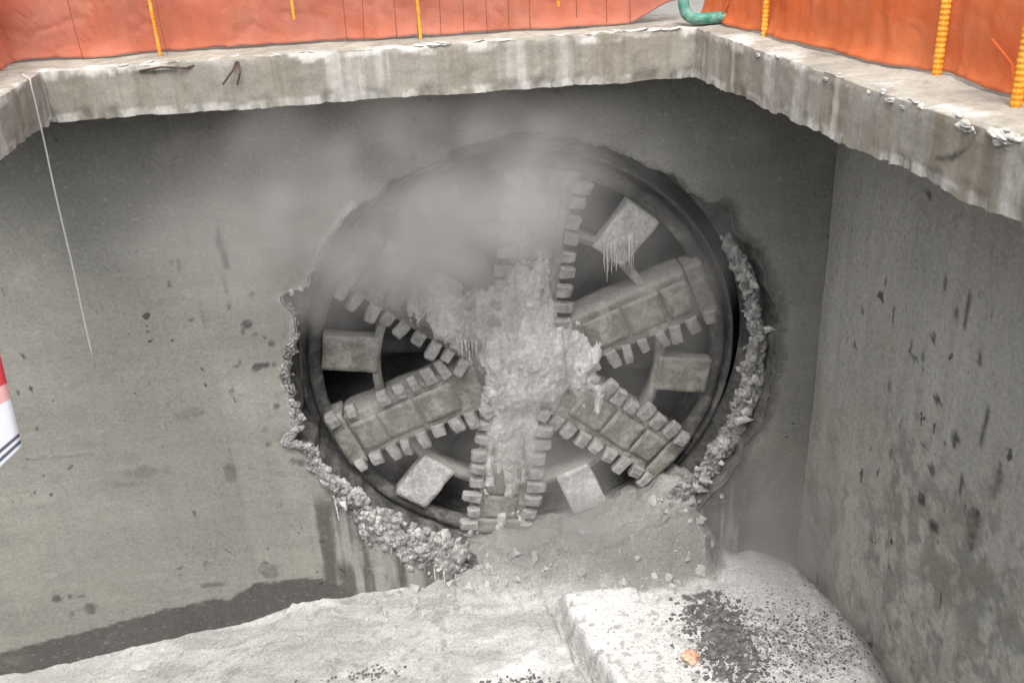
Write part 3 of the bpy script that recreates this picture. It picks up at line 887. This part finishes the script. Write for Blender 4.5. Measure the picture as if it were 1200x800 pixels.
# drips hanging from the pale brace plate and from the caked middle
mb = MB()
rd = random.Random(21)
def drip(x, y, z, l, r):
    n = 5
    mb.tube([(x + rd.uniform(-.006, .006), y + rd.uniform(-.006, .006), z + .04 - (l + .04) * k / n) for k in range(n + 1)], r, 6, True, [r * (1 - .8 * (k / n) ** 1.3) for k in range(n + 1)])
for k in range(13): drip(1.12 + k * .034 + rd.uniform(-.01, .01), .60 + rd.uniform(-.02, .04), 1.72 - .16 * abs(k - 6) / 14 * 0 + .012 * (k - 8), rd.uniform(.15, .55), rd.uniform(.012, .03))
for k in range(14): drip(-1.0 + k * .05 + rd.uniform(-.01, .01), .50 + rd.uniform(-.04, .04), .45 - .012 * k + rd.uniform(-.08, .08), rd.uniform(.12, .4), rd.uniform(.015, .035))
for k in range(26):                    # runs of slurry down the wall under the lower left lip
    a_ = R2(rd.uniform(207, 250)); r_ = float(hole_r(np.array(a_))) + rd.uniform(-.02, .22)
    drip(r_ * math.cos(a_), rd.uniform(-.05, .01), r_ * math.sin(a_), rd.uniform(.05, .5), rd.uniform(.006, .018))
tag(mb.build('muck_drips', M['crust'], None, True), 'pale stringy muck dripping from the cutterhead plates', 'muck', None, 'stuff')

# broken chunks stuck round the rim of the hole: pieces of the back wall
CH = [chunk_mesh('concrete_chunk', 60 + i) for i in range(10)]
for q in CH: q.materials.append(M['chunk'])
rc = random.Random(9)
def chunk(x, y, z, s):
    o = link('concrete_chunk', rc.choice(CH), None, back_wall, False)
    o.location = (x, y, z); o.scale = (s * rc.uniform(.6, 1.15), s * rc.uniform(.5, .9), s * rc.uniform(.7, 1.4))
    o.rotation_euler = (rc.uniform(0, 6.3), rc.uniform(0, 6.3), rc.uniform(0, 6.3))
    return o
def size(a, b): return a + (b - a) * rc.random() ** 3          # many small, few large
for k in range(58):                    # right-hand band
    a = R2(rc.uniform(-40, 34)); r = rc.gauss(3.22, .06)
    chunk(r * math.cos(a), rc.uniform(.05, .42), r * math.sin(a), size(.03, .17))
for k in range(26):                    # left rim
    a = R2(rc.uniform(148, 205)); r = float(hole_r(np.array(a))) - rc.uniform(-.02, .07)
    chunk(r * math.cos(a), rc.uniform(.0, .15), r * math.sin(a), size(.02, .09))
for k in range(60):                   # heap on the lower left lip
    t = rc.random()
    a = R2(203 + 42 * t + rc.uniform(-4, 4)); r = 3.25 + rc.gauss(0, .06 + .12 * t)
    chunk(r * math.cos(a), rc.uniform(-.10, .15), r * math.sin(a), size(.02, .12))
for k in range(22):
    a = R2(rc.uniform(-50, -34)); r = rc.gauss(3.3, .1)
    chunk(r * math.cos(a), rc.uniform(-.1, .2), r * math.sin(a), size(.04, .14))

# torn concrete bands stuck to the rim
def torn_band(a0, a1, rc_, w0, w1, y_, thick, seed, nm='torn_concrete', mat=None):
    """lumpy skin along the rim from angle a0 to a1 (degrees); width grows from w0 to w1"""
    na, nr = int(abs(a1 - a0) * 3.4), 34
    A, K = np.meshgrid(np.linspace(R2(a0), R2(a1), na), np.linspace(-1, 1, nr), indexing='ij')
    T_ = np.linspace(0, 1, na)[:, None]
    W = w0 + (w1 - w0) * T_
    W = W * (.5 + 1.0 * fbm(A * 9, 0 * A, 0, seed + 9, 3))
    Rr = rc_(A) + K * W + .5 * W * (fbm(A * 14, 0 * A, 0, seed + 8, 3) - .5)
    X, Z = Rr * np.cos(A), Rr * np.sin(A)
    n = fbm(X * 5, Z * 2.6, 0, seed, 4, .6); n2 = fbm(X * 16, Z * 8, 0, seed + 2, 4, .65)
    end = sstep(0, .06, T_) * sstep(1, .94, T_)
    n3 = fbm(X * 34, Z * 20, 0, seed + 5, 2)
    H = thick * ((1 - K ** 2) * end * .9 + 1.9 * (n - .5) + 2.0 * (n2 - .5) + 1.0 * (n3 - .5) - .30)
    Y = y_ - np.maximum(H, -.02)
    gone = H < 0
    jj = np.random.default_rng(seed).uniform(-.006, .006, (na, nr, 3))
    V = (np.stack([X, Y, Z], -1) + jj).reshape(-1, 3)
    F = grid_faces(na, nr); F = F[~gone.ravel()[F].all(1)]
    used = np.unique(F); rm = -np.ones(len(V), int); rm[used] = np.arange(len(used))
    if len(used) == 0: return
    o = link(nm, mesh(nm, V[used], rm[F]), mat or M['torn'], back_wall, True)
    so = o.modifiers.new('thick', 'SOLIDIFY'); so.thickness = .04; so.offset = -1
torn_band(160, 204, lambda a: hole_r(a) + .015, .025, .07, .02, .035, 1201)
torn_band(199, 250, lambda a: hole_r(a) - .0, .12, .42, .015, .045, 1211)
torn_band(200, 240, lambda a: hole_r(a) - .02, .06, .16, -.01, .06, 1215)
torn_band(-50, 34, lambda a: 3.22 + 0 * a, .22, .07, .25, .06, 1221)

# ------------------------------------------------------------------ muck on the shaft floor
def in_poly(x, y, poly):
    """signed distance, negative inside"""
    d = np.full(x.shape, 1e9); ins = np.zeros(x.shape, bool)
    n = len(poly)
    for i in range(n):
        (ax, ay), (bx, by) = poly[i], poly[(i + 1) % n]
        dx, dy = bx - ax, by - ay
        t = np.clip(((x - ax) * dx + (y - ay) * dy) / (dx * dx + dy * dy), 0, 1)
        d = np.minimum(d, np.hypot(x - ax - dx * t, y - ay - dy * t))
        c = ((ay > y) != (by > y)) & (x < (bx - ax) * (y - ay) / (by - ay + 1e-12) + ax)
        ins ^= c
    return np.where(ins, -d, d)
MOUND = [(.12, -.62), (.55, -2.35), (.9, -4.2), (3.6, -4.4), (4.3, -3.0), (4.4, -1.9), (4.2, -.95), (3.85, -.3), (3.3, .1), (2.85, -.1), (2.55, -.62), (1.7, -.74), (.9, -.66)]
def floor_h(x, y):
    h = np.interp(x, [-9.5, -8.4, -5.74, -3.2, -1.2, .5, 2.5, 3.4, 4.2, 6], [-4.5, -4.36, -4.0, -3.5, -3.40, -3.36, -3.4, -3.5, -3.75, -3.9])
    h = h + np.interp(y, [-12, -6, -3, 0], [-.5, -.35, -.12, 0])
    # talus lying against the cutterhead
    wob = .12 * (fbm(x * 2, y * 2, 0, 1101, 4) - .5)
    prof = np.interp(x, [-3.6, -2.6, -1.6, -.3, .9, 1.7, 2.2, 2.4, 2.75, 3.2], [-5.5, -3.45, -3.10, -3.02, -2.78, -2.42, -2.22, -2.3, -3.0, -3.6])
    tal = prof + wob * 3 + .18 * (fbm(x * 5, y * 5, 0, 1103, 5, .6) - .5) - np.maximum(0, .40 - y) * .45 - np.maximum(0, -.15 - .1 * fbm(x * 3, 0, 0, 1104, 3) - y) * np.interp(x, [-1, 0, 2], [.4, .7, 1.25])
    k = .12
    m = np.maximum(h, tal); h = m + k * np.exp(-np.abs(h - tal) / k) * .35
    # raised mound with a crisp edge, on the right
    sd = in_poly(x, y, MOUND) + .16 * (fbm(x * 2.2, y * 2.2, 0, 1111, 4) - .5)
    front = sstep(2.2, .9, x) * sstep(-.3, -.9, y)
    wdt = np.where((x < 1.3) & (y < -.3), .07, .55)
    top = -3.22 + .06 * (fbm(x * .9, y * .9, 0, 1112, 3) - .5) - .04 * (y + 1)  * (y < -1)
    w = sstep(wdt * .5, -wdt, sd)
    h = np.where(h < top, h * (1 - w) + top * w, h)
    h = h - .55 * sstep(.0, .6, sd) * sstep(3.6, 4.3, x)
    h = h - .26 * np.exp(-((sd - .10) / .07) ** 2) * sstep(1.5, .9, x) * sstep(-.5, -1.2, y + .5 * (fbm(x * 3, y * 3, 0, 1113, 3) - .5))     # crack beside the mound
    # ragged surface
    h = h + .16 * (fbm(x * 1.3, y * 1.3, 0, 1121, 5) - .5) * (1 - .6 * w) + .06 * (fbm(x * 6, y * 6, 0, 1122, 5, .6) - .5) * (1 - .35 * w)
    lumps = sstep(.60, .75, fbm(x * 7, y * 7, 0, 1123, 3)) * .05 * sstep(.5, .62, fbm(x * .8, y * .8, 0, 1124, 3))
    return h + lumps, sd, tal

def build_floor():
    xs = np.concatenate([ggrid(XL_W - .05, -3.6, .07)[:-1], ggrid(-3.6, 5.2, .03)[:-1], ggrid(5.2, 6.6, .1)])
    ys = np.concatenate([ggrid(-13.2, -4.2, .15)[:-1], ggrid(-4.2, .75, .03)])
    X, Y = np.meshgrid(xs, ys, indexing='ij')
    H, sd, tal = floor_h(X, Y)
    c = np.ones(X.shape + (3,)) * np.array((0.52, 0.512, 0.495))
    v = fbm(X * .8, Y * 1.2, 0, 1131, 5)
    c = c * (.62 + .62 * v)[..., None]
    v2 = sstep(.48, .66, fbm(X * 1.1 + 2.5 * Y, Y * 3.2, 0, 1139, 5, .6))
    def blend(w, col):
        nonlocal c
        c = c * (1 - w[..., None]) + np.array(col) * w[..., None]
    # grey talus, dark grey patch behind the mound, pale fresh dust on top of the mound
    tw = sstep(-.12, .05, tal - H + .06 * (fbm(X * 4, Y * 4, 0, 1132, 3) - .5) * 2)
    blend(.8 * tw, (.28, .272, .255))
    pale = sstep(.1, -.15, sd)
    blend(.9 * pale * (.8 + .2 * fbm(X * 2, Y * 2, 0, 1141, 4)), (.78, .775, .76))
    dark_area = np.exp(-((X - 1.75) / 1.15) ** 2 - ((Y + .30) / .45) ** 2) * 1.1 + .7 * (fbm(X * 3, Y * 3, 0, 1133, 4) - .5)
    blend(.8 * sstep(.35, .75, dark_area) * (1 - pale), (.255, .248, .232))
    blend(.6 * v2 * (1 - pale), (.29, .285, .27))
    wh = sstep(.46, .68, fbm(X * 1.2 + 4, Y * 1.6, 0, 1142, 4)) * (1 - pale) * np.exp(-((X + .5) / 1.2) ** 2 - ((Y + 1.8) / .8) ** 2)
    blend(np.clip(wh * .9, 0, .7), (.74, .735, .72))
    # swirls in the slurry on the left
    ph = (Y * 9 + 3.2 * fbm(X * .7, Y * .9, 0, 1134, 3) * 6 + X * .8)
    sw = sstep(.55, .95, np.sin(ph)) * sstep(.45, .6, fbm(X * .6 + 7, Y * .6, 0, 1135, 3)) * (X < -.5)
    blend(.45 * sw, (.36, .35, .33))
    spk = sstep(.64, .72, fbm(X * 9, Y * 9, 0, 1136, 3)) * sstep(.42, .55, fbm(X * 1.1, Y * 1.1, 0, 1137, 3))
    blend(.6 * spk, (.25, .243, .23))
    # trodden coarse zone to the right, deep shade painted into the low strip along the side wall
    coarse = sstep(.42, .58, fbm(X * 10, Y * 10, 0, 1138, 3)) * np.exp(-((X - 3.0) / 1.3) ** 2 - ((Y + 2.2) / .7) ** 2)
    blend(np.clip(.8 * coarse, 0, 1), (.28, .275, .265))
    ditch_shade = sstep(.02, .28, sd) * sstep(3.3, 3.9, X)
    blend(.9 * ditch_shade, (.19, .185, .17))
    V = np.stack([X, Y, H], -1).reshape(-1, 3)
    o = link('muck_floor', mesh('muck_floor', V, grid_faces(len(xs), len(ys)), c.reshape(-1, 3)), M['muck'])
    tag(o, kind='structure')
build_floor()

def fz(x, y):
    return float(floor_h(np.array([x]), np.array([y]))[0][0])

# gravel and crumbs (uncountable): dark patch on the mound, pale crumbs everywhere
def stones(name, label, mat, pts, seed):
    rg = np.random.default_rng(seed)
    base = []
    for i in range(6):
        q = rg.normal(size=(8, 3)); q /= np.linalg.norm(q, axis=1)[:, None]
        me = chunk_mesh('tmp', seed + i)
        base.append((np.array([v.co[:] for v in me.vertices]), [list(p.vertices) for p in me.polygons]))
        bpy.data.meshes.remove(me)
    mb = MB()
    pts = np.array(pts)
    H = floor_h(pts[:, 0], pts[:, 1])[0]
    for (x, y, s), h in zip(pts, H):
        v, f = base[rg.integers(6)]
        a = rg.uniform(0, 6.28); c_, s_ = math.cos(a), math.sin(a)
        sc = s * rg.uniform(.6, 1.3, 3)
        w = v * sc
        w = np.stack([w[:, 0] * c_ - w[:, 1] * s_, w[:, 0] * s_ + w[:, 1] * c_, w[:, 2]], -1) + np.array([x, y, h + s * rg.uniform(-.25, .25)])
        mb.add(w, f)
    o = mb.build(name, mat)
    tag(o, label, 'gravel', None, 'stuff')
rg = np.random.default_rng(77)
pts = []
while len(pts) < 2600:
    x, y = rg.normal(2.25, .21), rg.normal(-1.95, .55)
    if y > -.95: continue
    pts.append((x, y, .008 + .05 * rg.random() ** 3))
for _ in range(1500):
    x, y = rg.normal(3.1, .65), rg.normal(-2.2, .45)
    if x < 4.2: pts.append((x, y, rg.uniform(.008, .024)))
for _ in range(170): pts.append((rg.normal(-.75, .3), rg.normal(-2.25, .1), rg.uniform(.015, .04)))
for _ in range(70): pts.append((rg.normal(-2.7, .35), rg.normal(-1.65, .08), rg.uniform(.015, .035)))
stones('gravel', 'dark gravel strewn over the white mound in front of the machine', M['gravel_dark'], pts, 3000)
pts = []
for _ in range(1500): pts.append((rg.normal(2.4, .9), rg.normal(-1.9, .6), rg.uniform(.01, .028)))
for _ in range(900): pts.append((rg.uniform(-5, .5), rg.uniform(-2.8, -.1), rg.uniform(.008, .026)))
for _ in range(420): pts.append((rg.uniform(-2.6, 2.6), rg.uniform(-.7, .3), .012 + .10 * rg.random() ** 4))
stones('rubble', 'pale concrete crumbs scattered over the muck below the hole', M['gravel_pale'], pts, 3100)

# crumpled orange bag half buried in the mound
me = blob_mesh('plastic_bag', 5, 4, .75)
o = link('plastic_bag', me, M['bag'])
o.location = (1.72, -2.33, fz(1.72, -2.33) + .03); o.scale = (.13, .11, .06)
tag(o, 'crumpled orange plastic bag lying at the edge of the dark gravel', 'bag')

# ------------------------------------------------------------------ flag near the camera, on a leaning pole
def flag():
    base = Vector((-2.55, -11.75, ZT))
    root = empty('flag', base)
    top = Vector((-2.05, -10.75, 6.9))
    mb = MB(); mb.tube([(0, 0, 0), tuple(top - base)], .014, 8)
    mb.build('pole', M['pole'], root, True)
    # cloth hangs in soft folds from the pole; its free lower corner is what the picture shows
    n, k = 40, 150
    A = Vector((-2.10, -10.72, 6.62)); Bv = Vector((-1.846, -10.60, 6.205))          # upper edge: from the pole to the drooping outer corner
    A2 = Vector((-2.22, -10.85, 5.63)); B2 = Vector((-1.876, -10.60, 5.705))         # lower hem
    V = []
    for i in range(n):
        u = i / (n - 1)
        for j in range(k):
            w = j / (k - 1)
            p = A.lerp(Bv, u).lerp(A2.lerp(B2, u), w)
            if u < 1: p = p + Vector((0.3, 1, 0)) * (.022 * math.sin(u * 15 + w * 1.5) * (1 - u) ** .6)
            p.z -= .05 * w * math.sin(u * math.pi)
            V.append(tuple(p - base))
    mt, nt, out = new_mat('flag_cloth')
    at = nt.nodes.new('ShaderNodeVertexColor'); at.layer_name = 'col'
    d = N(nt, 'ShaderNodeBsdfDiffuse'); t = N(nt, 'ShaderNodeBsdfTranslucent')
    nt.links.new(at.outputs[0], d.inputs[0]); nt.links.new(at.outputs[0], t.inputs[0])
    mx = N(nt, 'ShaderNodeMixShader'); mx.inputs[0].default_value = .3
    nt.links.new(d.outputs[0], mx.inputs[1]); nt.links.new(t.outputs[0], mx.inputs[2]); nt.links.new(mx.outputs[0], out.inputs[0])
    Cc = []
    for i in range(n):
        for j in range(k):
            w = j / (k - 1)
            if w < .74: c = (.62, .08, .09)
            elif w < .80: c = (.75, .45, .45)
            else: c = (.78, .79, .83)
            if .945 < w < .957 or .973 < w < .985: c = (.10, .11, .15)
            Cc.append(c)
    o = link('cloth', mesh('cloth', V, grid_faces(n, k).tolist(), np.array(Cc)), mt, root)
    so = o.modifiers.new('thick', 'SOLIDIFY'); so.thickness = .0015
    tag(root, 'red and white flag with two dark hem stripes hanging by the picture edge', 'flag')
flag()

# ------------------------------------------------------------------ dust rising from the cutterhead
# (centre, radii, density) of each puff
DUST = [((-1.6, -.6, 2.7), (2.8, 1.4, 2.0), .8), ((-1.7, .0, 1.9), (2.0, 1.2, 1.5), 1.45), ((-.25, -.2, .5), (1.3, .8, 1.1), 1.0), ((-.3, -.7, 3.1), (2.4, 1.2, 1.6), .7),
        ((-3.5, -.8, 3.0), (2.2, 1.2, 1.5), .25), ((1.6, .3, .9), (2.1, 1.1, 2.6), .6), ((.1, -.2, -1.2), (1.6, .9, 2.0), .6), ((3.3, -.8, -2.4), (1.9, 1.5, 1.6), .55),
        ((-.5, .2, 2.4), (1.3, .9, 1.4), 1.15), ((-1.8, .4, -.8), (1.6, .9, 1.6), .4), ((.4, -.1, -2.6), (1.8, .8, .9), .8)]
def dust():
    mt, nt, out = new_mat('dust_air')
    pv = nt.nodes.new('ShaderNodeVolumePrincipled')
    pv.inputs['Color'].default_value = (.70, .69, .675, 1)
    pv.inputs['Density'].default_value = 1.0
    pv.inputs['Density Attribute'].default_value = 'density'
    nt.links.new(pv.outputs[0], out.inputs['Volume'])
    vol = bpy.data.volumes.new('dust')
    vol.materials.append(mt)
    ob = bpy.data.objects.new('dust', vol)
    COL.objects.link(ob)
    gt = bpy.data.node_groups.new('dust_field', 'GeometryNodeTree')
    gt.interface.new_socket('Geometry', in_out='INPUT', socket_type='NodeSocketGeometry')
    gt.interface.new_socket('Geometry', in_out='OUTPUT', socket_type='NodeSocketGeometry')
    go = gt.nodes.new('NodeGroupOutput'); gt.nodes.new('NodeGroupInput')
    P = gt.nodes.new('GeometryNodeInputPosition').outputs[0]
    L = gt.links.new
    warp = gt.nodes.new('ShaderNodeTexNoise'); warp.inputs['Scale'].default_value = .55; warp.inputs['Detail'].default_value = 3
    L(P, warp.inputs['Vector'])
    ws = gt.nodes.new('ShaderNodeVectorMath'); ws.operation = 'MULTIPLY_ADD'
    L(warp.outputs['Color'], ws.inputs[0]); ws.inputs[1].default_value = (2.2,) * 3; ws.inputs[2].default_value = (-1.1,) * 3
    wa = gt.nodes.new('ShaderNodeVectorMath'); wa.operation = 'ADD'
    L(P, wa.inputs[0]); L(ws.outputs[0], wa.inputs[1])
    total = None
    for (c, r, d) in DUST:
        sub = gt.nodes.new('ShaderNodeVectorMath'); sub.operation = 'SUBTRACT'
        L(wa.outputs[0], sub.inputs[0]); sub.inputs[1].default_value = c
        dv = gt.nodes.new('ShaderNodeVectorMath'); dv.operation = 'DIVIDE'
        L(sub.outputs[0], dv.inputs[0]); dv.inputs[1].default_value = r
        ln = gt.nodes.new('ShaderNodeVectorMath'); ln.operation = 'LENGTH'
        L(dv.outputs[0], ln.inputs[0])
        mr = gt.nodes.new('ShaderNodeMapRange'); mr.interpolation_type = 'SMOOTHERSTEP'
        mr.inputs['From Min'].default_value = 1.0; mr.inputs['From Max'].default_value = 0.0
        mr.inputs['To Min'].default_value = 0.0; mr.inputs['To Max'].default_value = d
        L(ln.outputs['Value'], mr.inputs['Value'])
        if total is None: total = mr.outputs[0]
        else:
            ad = gt.nodes.new('ShaderNodeMath'); ad.operation = 'ADD'
            L(total, ad.inputs[0]); L(mr.outputs[0], ad.inputs[1]); total = ad.outputs[0]
    nz = gt.nodes.new('ShaderNodeTexNoise'); nz.inputs['Scale'].default_value = 1.35; nz.inputs['Detail'].default_value = 5; nz.inputs['Distortion'].default_value = .4
    L(P, nz.inputs['Vector'])
    nm = gt.nodes.new('ShaderNodeMapRange'); nm.inputs['From Min'].default_value = .38; nm.inputs['From Max'].default_value = .62
    nm.inputs['To Min'].default_value = .28; nm.inputs['To Max'].default_value = 1.2
    L(nz.outputs[0], nm.inputs['Value'])
    mu = gt.nodes.new('ShaderNodeMath'); mu.operation = 'MULTIPLY'
    L(total, mu.inputs[0]); L(nm.outputs[0], mu.inputs[1])
    vc = gt.nodes.new('GeometryNodeVolumeCube')
    L(mu.outputs[0], vc.inputs['Density'])
    vc.inputs['Min'].default_value = (-6.5, -3.0, -3.6); vc.inputs['Max'].default_value = (4.4, 1.4, 4.6)
    vc.inputs['Resolution X'].default_value = 106; vc.inputs['Resolution Y'].default_value = 43; vc.inputs['Resolution Z'].default_value = 80
    sm = gt.nodes.new('GeometryNodeSetMaterial'); sm.inputs['Material'].default_value = mt
    L(vc.outputs[0], sm.inputs[0]); L(sm.outputs[0], go.inputs[0])
    md = ob.modifiers.new('field', 'NODES'); md.node_group = gt
    tag(ob, 'pale dust drifting up from the cutterhead across the back wall', 'dust', None, 'stuff')
dust()
